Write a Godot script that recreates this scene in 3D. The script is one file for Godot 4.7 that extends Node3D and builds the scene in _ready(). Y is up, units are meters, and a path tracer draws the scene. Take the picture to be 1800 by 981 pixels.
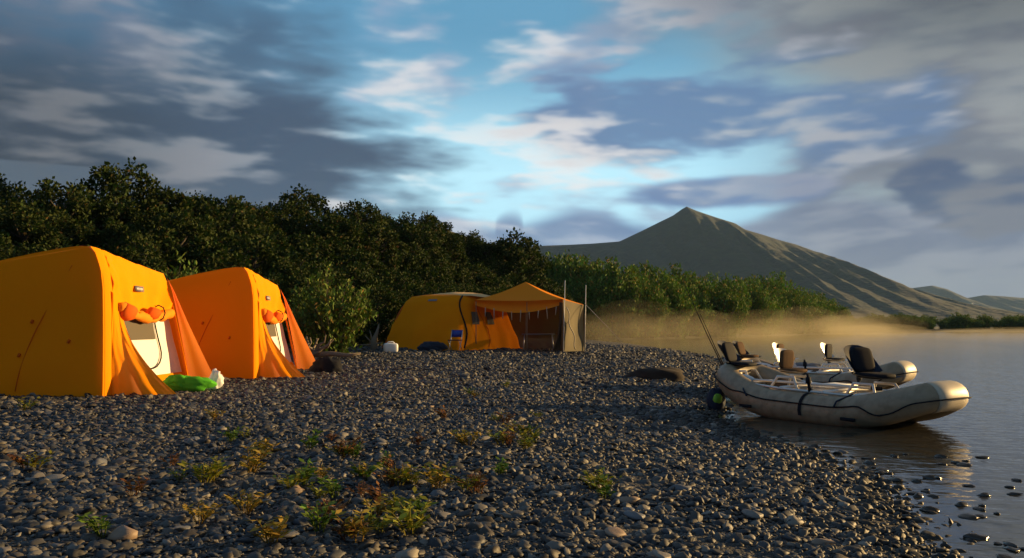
extends Node3D

# ------------------------------------------------------------------ state
var rng := RandomNumberGenerator.new()
var n1 := FastNoiseLite.new()
var n2 := FastNoiseLite.new()
var used := {}
var M := {}
var RIVER := PackedVector2Array([Vector2(2.0, 40), Vector2(2.6, 5), Vector2(3.0, 0), Vector2(2.35, -3.5), Vector2(2.7, -5.6), Vector2(3.25, -7.4), Vector2(3.5, -9.4), Vector2(3.3, -10.9), Vector2(3.3, -14.3), Vector2(4.2, -17), Vector2(5.2, -20), Vector2(6.5, -24), Vector2(9.6, -39), Vector2(10.2, -55), Vector2(9.8, -73), Vector2(6, -82), Vector2(-10, -90), Vector2(-60, -100), Vector2(-300, -150), Vector2(-300, -175), Vector2(-60, -114), Vector2(-6, -101), Vector2(14, -96), Vector2(30, -112), Vector2(52, -143), Vector2(74, -180), Vector2(98, -236), Vector2(134, -212), Vector2(400, -190), Vector2(1500, -200), Vector2(1500, 40)])
var TERRACE := PackedVector2Array([Vector2(-300, 10), Vector2(-80, -3), Vector2(-40, -11), Vector2(-24, -19), Vector2(-14, -28), Vector2(-8.5, -37.5), Vector2(-5, -49), Vector2(-0.5, -61), Vector2(4.5, -68), Vector2(5, -75), Vector2(-12, -84), Vector2(-60, -93), Vector2(-300, -140)])

# ------------------------------------------------------------------ helpers
func numbered(called: String) -> String:
	if not used.has(called):
		used[called] = 0
		return called
	used[called] += 1
	return "%s_%03d" % [called, used[called]]

func tag(o: Node, label: String, category := "", group := "", kind := "") -> Node:
	if label: o.set_meta("label", label)
	if category: o.set_meta("category", category)
	if group: o.set_meta("group", group)
	if kind: o.set_meta("kind", kind)
	return o

func thing(called: String, label: String, category: String, at := Vector3.ZERO, turn := 0.0, group := "") -> Node3D:
	var o := Node3D.new()
	o.name = numbered(called)
	add_child(o)
	o.position = at
	o.rotation.y = turn
	tag(o, label, category, group)
	return o

func build(st: SurfaceTool, called: String, m: Material, parent: Node = null) -> MeshInstance3D:
	st.generate_normals()
	var o := MeshInstance3D.new()
	o.mesh = st.commit()
	o.material_override = m
	if parent == null:
		o.name = numbered(called)
		add_child(o)
	else:
		o.name = called
		parent.add_child(o, true)
	return o

func put(mesh: Mesh, called: String, m: Material, parent: Node) -> MeshInstance3D:
	var o := MeshInstance3D.new()
	o.mesh = mesh
	o.material_override = m
	o.name = called
	parent.add_child(o, true)
	return o

func copy(src: Node3D, label: String) -> Node3D:
	var c: Node3D = src.duplicate()
	c.name = numbered(String(src.name).split("_0")[0])
	add_child(c)
	c.set_meta("label", label)
	return c

func mb(smooth := true) -> SurfaceTool:
	var st := SurfaceTool.new()
	st.begin(Mesh.PRIMITIVE_TRIANGLES)
	st.set_smooth_group(0 if smooth else -1)
	return st

func quad(st: SurfaceTool, a: Vector3, b: Vector3, c: Vector3, d: Vector3) -> void:
	st.add_vertex(a); st.add_vertex(b); st.add_vertex(c)
	st.add_vertex(a); st.add_vertex(c); st.add_vertex(d)

func sheet(st: SurfaceTool, f: Callable, nu: int, nv: int) -> void:
	var p := []
	for j in nv + 1:
		var row := PackedVector3Array()
		for i in nu + 1:
			row.append(f.call(float(i) / nu, float(j) / nv))
		p.append(row)
	for j in nv:
		for i in nu:
			quad(st, p[j][i], p[j + 1][i], p[j + 1][i + 1], p[j][i + 1])

func tube(st: SurfaceTool, pts: Array, radii: Array, sides := 8, closed := false) -> void:
	var n := pts.size()
	var rings := []
	var side := Vector3.ZERO
	for i in n:
		var a: Vector3 = pts[(i - 1 + n) % n] if closed else pts[maxi(i - 1, 0)]
		var b: Vector3 = pts[(i + 1) % n] if closed else pts[mini(i + 1, n - 1)]
		var t := (b - a).normalized()
		if side == Vector3.ZERO:
			side = t.cross(Vector3.UP if absf(t.y) < 0.9 else Vector3.RIGHT).normalized()
		side = (side - t * side.dot(t)).normalized()
		var up := side.cross(t)
		var r: float = radii[i] if radii.size() > 1 else radii[0]
		var ring := PackedVector3Array()
		for k in sides:
			var w := TAU * k / sides
			ring.append(pts[i] + (side * cos(w) + up * sin(w)) * r)
		rings.append(ring)
	for i in (n if closed else n - 1):
		for k in sides:
			var k2 := (k + 1) % sides
			var ra: PackedVector3Array = rings[i]
			var rb: PackedVector3Array = rings[(i + 1) % n]
			quad(st, ra[k], rb[k], rb[k2], ra[k2])
	if not closed:
		for k in sides:
			var k2 := (k + 1) % sides
			st.add_vertex(pts[0]); st.add_vertex(rings[0][k]); st.add_vertex(rings[0][k2])
			st.add_vertex(pts[n - 1]); st.add_vertex(rings[n - 1][k2]); st.add_vertex(rings[n - 1][k])

func bx(st: SurfaceTool, c: Vector3, s: Vector3, b := Basis()) -> void:
	var h := s * 0.5
	var v := []
	for k in 8:
		v.append(c + b * Vector3(h.x if k & 1 else -h.x, h.y if k & 2 else -h.y, h.z if k & 4 else -h.z))
	for f in [[0, 1, 3, 2], [4, 6, 7, 5], [0, 4, 5, 1], [2, 3, 7, 6], [0, 2, 6, 4], [1, 5, 7, 3]]:
		quad(st, v[f[0]], v[f[1]], v[f[2]], v[f[3]])

func lin(r: float, g: float, b: float) -> Color:
	return Color(r, g, b).linear_to_srgb()

func mat(called: String, c: Color, rough := 0.8, metal := 0.0) -> StandardMaterial3D:
	var m := StandardMaterial3D.new()
	m.resource_name = called
	m.albedo_color = c
	m.roughness = rough
	m.metallic = metal
	m.cull_mode = BaseMaterial3D.CULL_DISABLED
	M[called] = m
	return m

func noise_tex(freq: float, octaves: int, sd: int, size := 512, as_normal := false, bump := 4.0, ramp = null) -> NoiseTexture2D:
	var t := NoiseTexture2D.new()
	var f := FastNoiseLite.new()
	f.seed = sd
	f.frequency = freq
	f.fractal_octaves = octaves
	t.noise = f
	t.width = size
	t.height = size
	t.seamless = true
	if as_normal:
		t.as_normal_map = true
		t.bump_strength = bump
	if ramp is Gradient:
		t.color_ramp = ramp
	return t

func grad(stops: Array) -> Gradient:
	var g := Gradient.new()
	var o := PackedFloat32Array()
	var c := PackedColorArray()
	for s in stops:
		o.append(s[0])
		c.append(s[1])
	g.offsets = o
	g.colors = c
	return g

func ss(a: float, b: float, x: float) -> float:
	return smoothstep(a, b, x)

# ------------------------------------------------------------------ terrain
func inside_by(poly: PackedVector2Array, p: Vector2) -> float:
	var best := 1e9
	var n := poly.size()
	for i in n:
		best = minf(best, p.distance_squared_to(Geometry2D.get_closest_point_to_segment(p, poly[i], poly[(i + 1) % n])))
	var d := sqrt(best)
	return d if Geometry2D.is_point_in_polygon(p, poly) else -d

func ground_at(x: float, z: float) -> float:
	var p := Vector2(x, z)
	var wob := n1.get_noise_2d(x * 3.0, z * 3.0) * 0.55
	var s := -inside_by(RIVER, p) + wob * clampf(-z / 12.0, 0.35, 1.5)
	if s <= 0.0:
		return maxf(-2.0, 0.07 * s)
	var h := 0.45 * (1.0 - exp(-s / 6.0)) + 0.25 * ss(18, 33, -z) * (1.0 - exp(-s / 3.0))
	h += n1.get_noise_2d(x * 5.0 + 50.0, z * 5.0) * 0.05 * minf(1.0, s)
	if x < 8.0:
		var t := inside_by(TERRACE, p)
		if t > 0.0:
			h += lerpf(5.0, 3.6, ss(-16, -24, x)) * ss(0, lerpf(15.0, 6.0, ss(40, 56, -z)), t) + n1.get_noise_2d(x, z) * 0.6 * minf(1.0, t / 5.0)
	return h

# ------------------------------------------------------------------ sky
const SW := 4096
const SH := 2048
var sky_rows := []
var cn := FastNoiseLite.new()
var cf := FastNoiseLite.new()

func blob(az: float, el: float, ca: float, ce: float, ra: float, re: float) -> float:
	var a := (az - ca) / ra
	var e := (el - ce) / re
	return 1.0 - sqrt(a * a + e * e)

func sky_row(j: int) -> void:
	var out := PackedByteArray()
	out.resize(SW * 3)
	var el := 90.0 - (j + 0.5) * 180.0 / SH
	if el < 0.0:
		for i in SW:
			out[i * 3] = 62; out[i * 3 + 1] = 66; out[i * 3 + 2] = 70
		sky_rows[j] = out
		return
	var base: Vector3
	var hi := Vector3(190, 238, 255)
	var low := Vector3(172, 214, 240)
	var top := Vector3(98, 154, 188)
	var zen := Vector3(52, 84, 118)
	if el < 8.0: base = low.lerp(hi, el / 8.0)
	elif el < 11.0: base = hi
	elif el < 24.0: base = hi.lerp(top, ss(10, 21, el))
	else: base = top.lerp(zen, ss(24, 60, el))
	var k_el := 2.6 / (1.0 + el * 0.012)
	var fine := el < 30.0
	var i := 0
	while i < SW:
		var az := fposmod((i + 0.5) * 360.0 / SW + 180.0, 360.0) - 180.0
		var ar := deg_to_rad(az)
		var cx := cos(ar) * 57.3
		var cz := sin(ar) * 57.3
		var warp := cn.get_noise_3d(cx * 0.5, el * 0.9, cz * 0.5 + 90.0) * 7.0
		var a := cn.get_noise_3d(cx, (el + warp * 0.35) * k_el + warp * 0.4, cz)
		var b := cf.get_noise_3d(cx * 0.9, el * 5.0 + warp * 1.2, cz * 0.9)
		var c := cn.get_noise_3d(cx * 2.1, el * 5.0 + 40.0 + warp, cz * 2.1)
		var w := cf.get_noise_3d(cx * 3.2, el * 13.0 + warp * 2.0 + 70.0, cz * 3.2)
		b += w * 0.35
		a += w * 0.10
		var col := base
		# the blue deepens away from the bright gap in the clouds
		var away := clampf(absf(az - 2.0) / 36.0, 0.0, 1.0)
		col = col.lerp(Vector3(84, 132, 170), ss(0.15, 1.0, away) * 0.85)
		# thin broken cloud, all round
		var g := ss(0.0, 0.42, a + b * 0.35 + c * 0.15 - 0.10 + 0.22 * away)
		var thin := Vector3(150, 166, 192).lerp(Vector3(232, 222, 222), ss(-0.3, 0.35, c + b * 0.6))
		thin = thin.lerp(Vector3(112, 122, 144), ss(0.3, 1.0, away) * 0.8)
		col = col.lerp(thin, g * 0.78)
		# the long dark bank on the left
		var lb := minf(ss(3.0, 7.0, el), 1.0 - ss(12.0, 27.0, el + a * 6.0)) * ss(-2.0, -15.0, az + absf(el - 9.0) * 0.55 + a * 12.0 + b * 6.0)
		lb *= 1.0 - ss(150.0, 178.0, absf(az))
		var lt := Vector3(60, 76, 100).lerp(Vector3(136, 140, 150), ss(-0.05, 0.55, b + a * 0.6 + c * 0.35))
		lt = lt * (1.0 - 0.30 * ss(-16.0, -34.0, az))
		col = col.lerp(lt, clampf(lb, 0.0, 1.0) * 0.92)
		# grey veil to the right
		var veil := ss(13.0, 30.0, az + (el - 10.0) * 0.7 + a * 8.0) * (1.0 - ss(120.0, 178.0, az))
		var vt := Vector3(152, 152, 152).lerp(Vector3(112, 118, 130), ss(-0.2, 0.4, a + b * 0.5))
		vt = vt * (1.0 - 0.45 * ss(13.0, 24.0, el) * ss(14.0, 34.0, az))
		col = col.lerp(vt, veil * 0.88)
		# the flat blue-grey bank over the mountain
		var rb := blob(az, el, 14.5, 14.6, 15.0, 4.0) + a * 0.8 + b * 0.45 + c * 0.15
		var rt := Vector3(98, 126, 164).lerp(Vector3(166, 172, 182), ss(-0.05, 0.55, b + c * 0.5))
		col = col.lerp(rt, ss(0.0, 0.5, rb) * 0.88)
		# low cloud: soft banks lying on the ranges
		var topline := 6.7 + a * 0.9 + 1.9 * exp(-pow((az + 5.5) / 3.2, 2.0)) + 0.9 * exp(-pow((az - 5.0) / 4.4, 2.0)) + 0.5 * sin(az * 0.35) + 1.2 * ss(8.0, 20.0, az)
		topline += 0.95 * sqrt(maxf(0.0, 1.0 - pow((az + 0.2) / 1.0, 2.0))) + c * 0.15
		var lowb := 1.0 - ss(topline - 0.9, topline + 0.45, el)
		var lw := Vector3(104, 130, 168).lerp(Vector3(158, 176, 200), ss(0.0, 1.0, 0.38 + (topline - el) * 0.05 + c * 0.45 + b * 0.4) * (1.0 - 0.5 * ss(-6.0, -16.0, az)))
		lw = lw.lerp(Vector3(150, 154, 164).lerp(Vector3(112, 122, 142), ss(-0.3, 0.4, b + a)), ss(8.0, 22.0, az) * 0.8)
		col = col.lerp(lw, lowb * 0.95)
		# lens cloud by the summit
		var lens := blob(az, el, 15.0, 9.2, 7.5, 1.35) + b * 0.22 + a * 0.3
		col = col.lerp(Vector3(100, 124, 166).lerp(Vector3(140, 150, 172), ss(-0.2, 0.4, b)), ss(0.0, 0.4, lens) * 0.85)
		# dark cumulus above the far hills
		var cu := maxf(blob(az, el, 28.0, 8.9, 3.0, 2.0), blob(az, el, 33.5, 7.6, 5.5, 2.3)) + c * 0.9 + a * 0.4 + b * 0.3
		col = col.lerp(Vector3(74, 92, 124).lerp(Vector3(120, 126, 138), ss(-0.2, 0.5, c + b)), ss(0.02, 0.36, cu) * 0.8)
		# lit streaks in the gap
		var lit := ss(0.02, 0.45, b + c * 0.5 + a * 0.3) * clampf(blob(az, el, 1.0, 11.0, 17.0, 6.5) * 1.8, 0.0, 1.0)
		col = col.lerp(Vector3(244, 238, 236), lit * 0.6)
		var run := 1 if fine and absf(az) < 48.0 else 4
		for q in mini(run, SW - i):
			out[i * 3] = int(clampf(col.x, 0, 255)); out[i * 3 + 1] = int(clampf(col.y, 0, 255)); out[i * 3 + 2] = int(clampf(col.z, 0, 255))
			i += 1
	sky_rows[j] = out

func make_sky() -> Texture2D:
	cn.seed = 11
	cn.frequency = 0.045
	cn.fractal_octaves = 4
	cf.seed = 29
	cf.frequency = 0.07
	cf.fractal_octaves = 4
	sky_rows.resize(SH)
	var id := WorkerThreadPool.add_group_task(sky_row, SH)
	WorkerThreadPool.wait_for_group_task_completion(id)
	var all := PackedByteArray()
	for r in sky_rows:
		all.append_array(r)
	sky_rows.clear()
	return ImageTexture.create_from_image(Image.create_from_data(SW, SH, false, Image.FORMAT_RGB8, all))

# ------------------------------------------------------------------ materials
func cloth(called: String, c: Color, back: float) -> StandardMaterial3D:
	var m := mat(called, c, 0.75)
	m.metallic_specular = 0.12
	m.backlight_enabled = true
	m.backlight = Color(back, back * 0.62, back * 0.4) if c.b < c.r * 0.5 else Color(back, back, back)
	m.normal_enabled = true
	m.normal_texture = M.tex_cloth
	m.normal_scale = 0.22
	m.uv1_triplanar = true
	m.uv1_scale = Vector3(0.9, 0.9, 0.9)
	return m

func make_materials() -> void:
	M.tex_cloth = noise_tex(0.012, 4, 5, 512, true, 6.0)
	M.tex_fine = noise_tex(0.05, 4, 8, 512, true, 5.0)
	M.tex_ripple = noise_tex(0.010, 4, 21, 1024, true, 5.0)
	cloth("tent_cloth", lin(0.92, 0.30, 0.003), 0.6)
	cloth("canopy_cloth", lin(0.84, 0.27, 0.02), 0.55)
	cloth("ochre_cloth", lin(0.82, 0.26, 0.004), 0.6)
	cloth("orange_cloth", lin(0.70, 0.12, 0.015), 0.5)
	cloth("white_cloth", lin(0.80, 0.79, 0.76), 0.5)
	cloth("brown_cloth", lin(0.10, 0.06, 0.035), 0.05)
	cloth("green_cloth", lin(0.10, 0.42, 0.03), 0.2)
	mat("screen_mesh", lin(0.10, 0.085, 0.06), 0.9)
	var sm := mat("olive_mesh", Color(lin(0.15, 0.125, 0.07), 0.88), 0.9)
	sm.transparency = BaseMaterial3D.TRANSPARENCY_ALPHA
	mat("black", lin(0.014, 0.015, 0.02), 0.8).metallic_specular = 0.2
	mat("navy", lin(0.02, 0.028, 0.05), 0.7).metallic_specular = 0.25
	mat("blue_plastic", lin(0.01, 0.03, 0.28), 0.4)
	mat("white_plastic", lin(0.78, 0.77, 0.74), 0.35)
	mat("frame_white", lin(0.68, 0.66, 0.62), 0.35)
	mat("aluminium", lin(0.55, 0.54, 0.52), 0.38, 0.7)
	mat("rope_tan", lin(0.42, 0.36, 0.26), 0.9)
	mat("badge_grey", lin(0.13, 0.13, 0.14), 0.6)
	mat("lime", lin(0.22, 0.48, 0.03), 0.6)
	var hull := mat("hull", lin(0.29, 0.225, 0.145), 0.5)
	hull.albedo_texture = noise_tex(0.015, 5, 33, 512, false, 1.0, grad([[0.2, Color(0.86, 0.85, 0.83)], [0.6, Color(1, 1, 1)]]))
	hull.uv1_triplanar = true
	hull.uv1_scale = Vector3(0.8, 0.8, 0.8)
	hull.normal_enabled = true
	hull.normal_texture = M.tex_cloth
	hull.normal_scale = 0.12
	var wood := mat("driftwood", lin(0.20, 0.155, 0.11), 0.9)
	wood.normal_enabled = true
	wood.normal_texture = M.tex_fine
	wood.uv1_triplanar = true
	mat("bark", lin(0.07, 0.055, 0.04), 0.95)
	var stone := mat("stone", Color.WHITE, 0.62)
	stone.vertex_color_use_as_albedo = true
	stone.normal_enabled = true
	stone.normal_texture = M.tex_fine
	stone.normal_scale = 0.5
	stone.uv1_triplanar = true
	stone.uv1_scale = Vector3(4, 4, 4)
	mat("wet_stone", lin(0.028, 0.024, 0.020), 0.22)
	var leaf := mat("leaf", Color.WHITE, 0.75)
	leaf.metallic_specular = 0.25
	leaf.vertex_color_use_as_albedo = true
	leaf.backlight_enabled = true
	leaf.backlight = Color(0.5, 0.6, 0.25)
	var gr := mat("gravel_ground", Color.WHITE, 0.95)
	gr.albedo_texture = noise_tex(0.06, 5, 41, 1024, false, 1.0, grad([[0.2, lin(0.016, 0.016, 0.017)], [0.45, lin(0.034, 0.033, 0.033)], [0.62, lin(0.062, 0.058, 0.053)], [0.85, lin(0.13, 0.12, 0.105)]]))
	gr.normal_enabled = true
	gr.normal_texture = noise_tex(0.06, 5, 41, 1024, true, 12.0)
	gr.uv1_triplanar = true
	gr.uv1_world_triplanar = true
	gr.uv1_scale = Vector3(0.45, 0.45, 0.45)
	var hill := mat("forest_floor", Color.WHITE, 0.95)
	hill.albedo_texture = noise_tex(0.03, 5, 43, 512, false, 1.0, grad([[0.2, lin(0.02, 0.022, 0.01)], [0.6, lin(0.05, 0.055, 0.02)], [0.85, lin(0.10, 0.08, 0.035)]]))
	hill.uv1_triplanar = true
	hill.uv1_world_triplanar = true
	hill.uv1_scale = Vector3(0.2, 0.2, 0.2)
	var mt := mat("mountain_side_painted_shade", Color.WHITE, 0.95)
	mt.albedo_texture = noise_tex(0.012, 6, 47, 1024, false, 1.0, grad([[0.25, lin(0.004, 0.009, 0.012)], [0.5, lin(0.007, 0.017, 0.011)], [0.7, lin(0.010, 0.027, 0.010)], [0.85, lin(0.008, 0.014, 0.015)]]))  # slope colours darkened: the cloud shade over the mountain is painted in
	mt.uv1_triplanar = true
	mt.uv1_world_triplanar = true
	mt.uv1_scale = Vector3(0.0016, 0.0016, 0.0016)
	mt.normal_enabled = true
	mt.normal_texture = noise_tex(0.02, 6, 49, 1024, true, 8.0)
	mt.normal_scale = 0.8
	var wa := mat("river_water", lin(0.040, 0.036, 0.026), 0.09)
	wa.metallic_specular = 0.6
	wa.normal_enabled = true
	wa.normal_texture = M.tex_ripple
	wa.normal_scale = 0.42
	wa.uv1_triplanar = true
	wa.uv1_world_triplanar = true
	wa.uv1_scale = Vector3(0.16, 0.16, 0.30)

# ------------------------------------------------------------------ pebbles and plants
func pebble_mesh(sd: int, flat: float) -> ArrayMesh:
	var st := mb()
	var f := FastNoiseLite.new()
	f.seed = sd
	f.frequency = 0.9
	var e := Vector3(1.0, flat, 0.62 + 0.08 * (sd % 4))
	var cut := Vector3(sin(sd * 2.1), 0.5, cos(sd * 1.7)).normalized()
	var shape := func(u: float, v: float) -> Vector3:
		var d := Vector3(cos(-TAU * u) * sin(PI * v), cos(PI * v), sin(-TAU * u) * sin(PI * v))
		var r := 1.0 + f.get_noise_3dv(d) * 0.7
		var o := d * r
		var over := o.dot(cut) - 0.5
		if over > 0.0: o -= cut * over * 0.8
		return o * e
	sheet(st, shape, 9, 6)
	st.generate_normals()
	return st.commit()

func leaf_face(st: SurfaceTool, p: Vector3, along: Vector3, across: Vector3, c: Color) -> void:
	st.set_color(c)
	st.add_vertex(p)
	st.add_vertex(p + along * 0.5 + across)
	st.add_vertex(p + along)
	st.add_vertex(p)
	st.add_vertex(p + along)
	st.add_vertex(p + along * 0.5 - across)

func leaf_tone(dry: float) -> Color:
	var g := rng.randf_range(0.55, 1.25)
	var c := Color(0.034, 0.051, 0.012)
	if rng.randf() < dry: c = Color(0.075, 0.05, 0.015)
	return Color(c.r * g * rng.randf_range(0.8, 1.3), c.g * g, c.b * g)

# a broadleaf crown: clumps of leaves round the limb ends; the base of the trunk is at the origin
func tree_meshes(h: float, w: float, leaves: int, dry: float) -> Array:
	var lobes := []
	var n_l := rng.randi_range(24, 32)
	var trunk := mb()
	var top := Vector3(rng.randf_range(-0.3, 0.3), h * 0.72, rng.randf_range(-0.3, 0.3))
	tube(trunk, [Vector3(0, -0.4, 0), Vector3(0.05, h * 0.25, 0.03), top * Vector3(0.6, 0.7, 0.6), top], [h * 0.030, h * 0.024, h * 0.016, h * 0.006], 6)
	for k in n_l:
		var t := (k + 0.5) / n_l
		var ang := k * 2.4 + rng.randf_range(-0.4, 0.4)
		var y := h * lerpf(0.14, 0.90, t)
		var rad := w * 0.5 * sqrt(maxf(0.06, 1.0 - pow((t - 0.38) / 0.68, 2.0))) * rng.randf_range(0.55, 1.0)
		var p := Vector3(cos(ang) * rad, y, sin(ang) * rad)
		lobes.append([p, w * rng.randf_range(0.085, 0.145)])
		var root := Vector3(0.03, clampf(y - rad * 0.6, h * 0.08, h * 0.66), 0.0)
		tube(trunk, [root, root.lerp(p, 0.55) + Vector3(0, -0.08, 0), p], [h * 0.012, h * 0.008, h * 0.003], 5)
	var st := mb(false)
	for k in leaves:
		var l: Array = lobes[k % n_l]
		var d := Vector3(rng.randfn(), rng.randfn() * 0.85, rng.randfn()).normalized()
		var p: Vector3 = l[0] + d * l[1] * pow(rng.randf(), 0.4) * rng.randf_range(0.8, 1.3)
		var along := (d + Vector3(rng.randfn(), rng.randfn() + 0.25, rng.randfn()) * 0.8).normalized() * rng.randf_range(0.11, 0.22)
		var across := along.cross(Vector3(rng.randfn(), rng.randfn(), rng.randfn())).normalized() * along.length() * 0.36
		leaf_face(st, p, along, across, leaf_tone(dry))
	st.generate_normals()
	trunk.generate_normals()
	return [trunk.commit(), st.commit()]

# a willow: many stems fanning up from one stool, narrow leaves along them
func willow_meshes(h: float, w: float, stems: int, per: int, leaf_len: float, pale: float) -> Array:
	var wood := mb()
	var st := mb(false)
	for k in stems:
		var ang := rng.randf() * TAU
		var lean := sqrt(rng.randf()) * w * 0.5
		var hh := h * rng.randf_range(0.55, 1.0) * (1.0 - 0.35 * pow(lean / (w * 0.5), 2.0))
		var tip := Vector3(cos(ang) * lean, hh, sin(ang) * lean)
		var mid := tip * Vector3(0.45, 0.55, 0.45)
		var foot := Vector3(cos(ang) * 0.1 * w, -0.2, sin(ang) * 0.1 * w)
		tube(wood, [foot, mid, tip], [0.008 * h, 0.005 * h, 0.0015 * h], 4)
		for q in per:
			var t := pow(rng.randf(), 0.75) * 0.93 + 0.07
			var p: Vector3 = foot.lerp(mid, t * 2.0) if t < 0.5 else mid.lerp(tip, t * 2.0 - 1.0)
			p += Vector3(rng.randfn(), rng.randfn() * 0.6, rng.randfn()) * 0.055 * h * (1.15 - 0.6 * t)
			var along := (Vector3(rng.randfn() * 0.55, 0.75, rng.randfn() * 0.55)).normalized() * leaf_len * rng.randf_range(0.7, 1.3)
			var across := along.cross(Vector3(rng.randfn(), rng.randfn(), rng.randfn())).normalized() * along.length() * 0.2
			var c := leaf_tone(0.08)
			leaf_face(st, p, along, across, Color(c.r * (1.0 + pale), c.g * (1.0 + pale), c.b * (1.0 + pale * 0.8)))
	st.generate_normals()
	wood.generate_normals()
	return [wood.commit(), st.commit()]

func plant(called: String, label: String, category: String, ms: Array, at: Vector3, turn: float, sc: Vector3, group: String, wood := "trunk", crown := "crown") -> Node3D:
	var t := thing(called, label, category, at, turn, group)
	t.scale = sc
	put(ms[0], wood, M.bark, t)
	put(ms[1], crown, M.leaf, t)
	return t

# ------------------------------------------------------------------ tents
var wrinkle := FastNoiseLite.new()

# sleeping tent; local x points out of the door, -z runs along the door side, origin at the near corner of the door side
func make_tent(label: String) -> Node3D:
	var t := thing("dome_tent", label, "tent", Vector3.ZERO, 0.0, "orange sleeping tents in a row")
	var W := 3.3
	var crv := Curve2D.new()
	for p in [[0.0, 0.0, 0, 0.4], [-0.05, 1.75, -0.02, 0.35], [-0.30, 2.45, -0.10, 0.06], [-1.7, 2.20, -0.5, -0.13], [-3.4, 1.55, -0.4, -0.3], [-4.6, 0.0, -0.1, -0.5]]:
		crv.add_point(Vector2(p[0], p[1]), Vector2(-p[2], -p[3]), Vector2(p[2], p[3]))
	var prof := crv.tessellate_even_length(5, 0.1)
	var np := prof.size()
	var drop := func(s: float) -> float: return 1.0 - 0.10 * s - 0.012 * sin(s * PI)
	var first := 0
	for i in np:
		if prof[i].y > 2.44:
			first = i
			break
	# roof and far side
	var roof := mb()
	sheet(roof, func(u: float, v: float) -> Vector3:
		var fi := first + u * (np - 1 - first)
		var i0 := mini(int(fi), np - 2)
		var q: Vector2 = prof[i0].lerp(prof[i0 + 1], fi - i0)
		return Vector3(q.x, q.y * drop.call(v) + wrinkle.get_noise_2d(u * 260.0, v * 130.0) * 0.03 * sin(PI * v), -v * W), 40, 16)
	build(roof, "roof", M.tent_cloth, t)
	# the two end walls, bulging a little; the near one is the broad shaded wall
	for e in 2:
		var wall := mb()
		sheet(wall, func(u: float, v: float) -> Vector3:
			var fi := u * (np - 1)
			var i0 := mini(int(fi), np - 2)
			var q: Vector2 = prof[i0].lerp(prof[i0 + 1], fi - i0)
			var c := Vector2(-2.1, 0.0)
			var r := c.lerp(q, v)
			r.y *= drop.call(float(e))
			var out := 0.07 * sin(PI * pow(v, 1.3)) * ss(0.0, 0.6, r.y) + wrinkle.get_noise_2d(r.x * 60.0 + e * 99.0, r.y * 34.0) * 0.04 * (1.0 - v * v)
			return Vector3(r.x, r.y, out if e == 0 else -W - out), 44, 14)
		var w := build(wall, "end_wall", M.tent_cloth, t)
		if e == 0:
			for sp in [[-1.12, 1.22], [-1.30, 0.68], [-0.55, 0.9]]:
				var vt := mb()
				bx(vt, Vector3(sp[0], sp[1], 0.075), Vector3(0.035, 0.06, 0.03), Basis(Vector3(0, 0, 1), -0.4))
				build(vt, "guy_loop", M.orange_cloth, w)
			var seam := mb()
			var sp2 := []
			for k in 13:
				var yy := 0.1 + k * 0.17
				sp2.append(Vector3(-0.95 - 0.42 * cos(yy * 0.95) + 0.25 * yy * 0.4, yy, 0.072 - 0.035 * absf(yy - 1.1)))
			tube(seam, sp2, [0.008], 5)
			build(seam, "seam", M.orange_cloth, w)
	var corner := func(y: float) -> float:
		for i in np - 1:
			if prof[i + 1].y >= y: return prof[i].x
		return -0.3
	var lean := func(s: float, y: float) -> float: return 0.12 * s * (1.0 - clampf(y / 2.2, 0.0, 1.0))
	# pole sleeves on both edges of the door side
	for e in 2:
		var sl := mb()
		sheet(sl, func(u: float, v: float) -> Vector3:
			var y := 2.45 * v
			var s := lerpf(-0.025, 0.26 + 0.10 * v, u) if e == 0 else W - lerpf(0.0, 0.16 + 0.06 * v, u)
			return Vector3(corner.call(y) + lean.call(s, y) - 0.02 + 0.035 * u + 0.045 * sin(PI * u), y * drop.call(s / W), -s), 5, 24)
		build(sl, "pole_sleeve", M.tent_cloth, t)
	# awning panel over the door, sagging to the rolled-up door
	var aw := mb()
	sheet(aw, func(u: float, v: float) -> Vector3:
		var s := lerpf(0.20, W - 0.14, u)
		var y0: float = 2.45 * drop.call(s / W)
		var y1 := 1.52 - 0.10 * sin(PI * u) - 0.12 * u
		var y := lerpf(y0, y1, v)
		var pull := absf(sin(u * PI * 3.0 + v * 2.0)) * 0.05 * v
		return Vector3(lerpf(corner.call(y) + 0.03, 0.02, ss(0.0, 0.5, v) * sin(PI * u)) - 0.13 * sin(PI * v) * sin(PI * u) + pull + wrinkle.get_noise_2d(u * 170.0 + v * 90.0, v * 40.0) * 0.12 * v + 0.035 * sin(u * 26.0 + (v - 0.5) * 9.0 * (u - 0.5)) * v * (1.2 - v) * 2.0, y, -s), 44, 20)
	build(aw, "awning", M.tent_cloth, t)
	var lab := mb()
	bx(lab, Vector3(-0.055, 1.83, -1.62), Vector3(0.02, 0.10, 0.42), Basis(Vector3(0, 0, 1), 0.12))
	var lb := build(lab, "maker_label", M.badge_grey, t)
	var lb2 := mb()
	for k in 5:
		bx(lb2, Vector3(-0.043, 1.83, -1.49 - k * 0.065), Vector3(0.004, 0.035 + 0.01 * (k % 2), 0.035), Basis(Vector3(0, 0, 1), 0.12))
	build(lb2, "print", M.white_plastic, lb)
	# rolled-up door with its ties
	var roll := mb()
	var rp := []
	var rr := []
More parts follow.
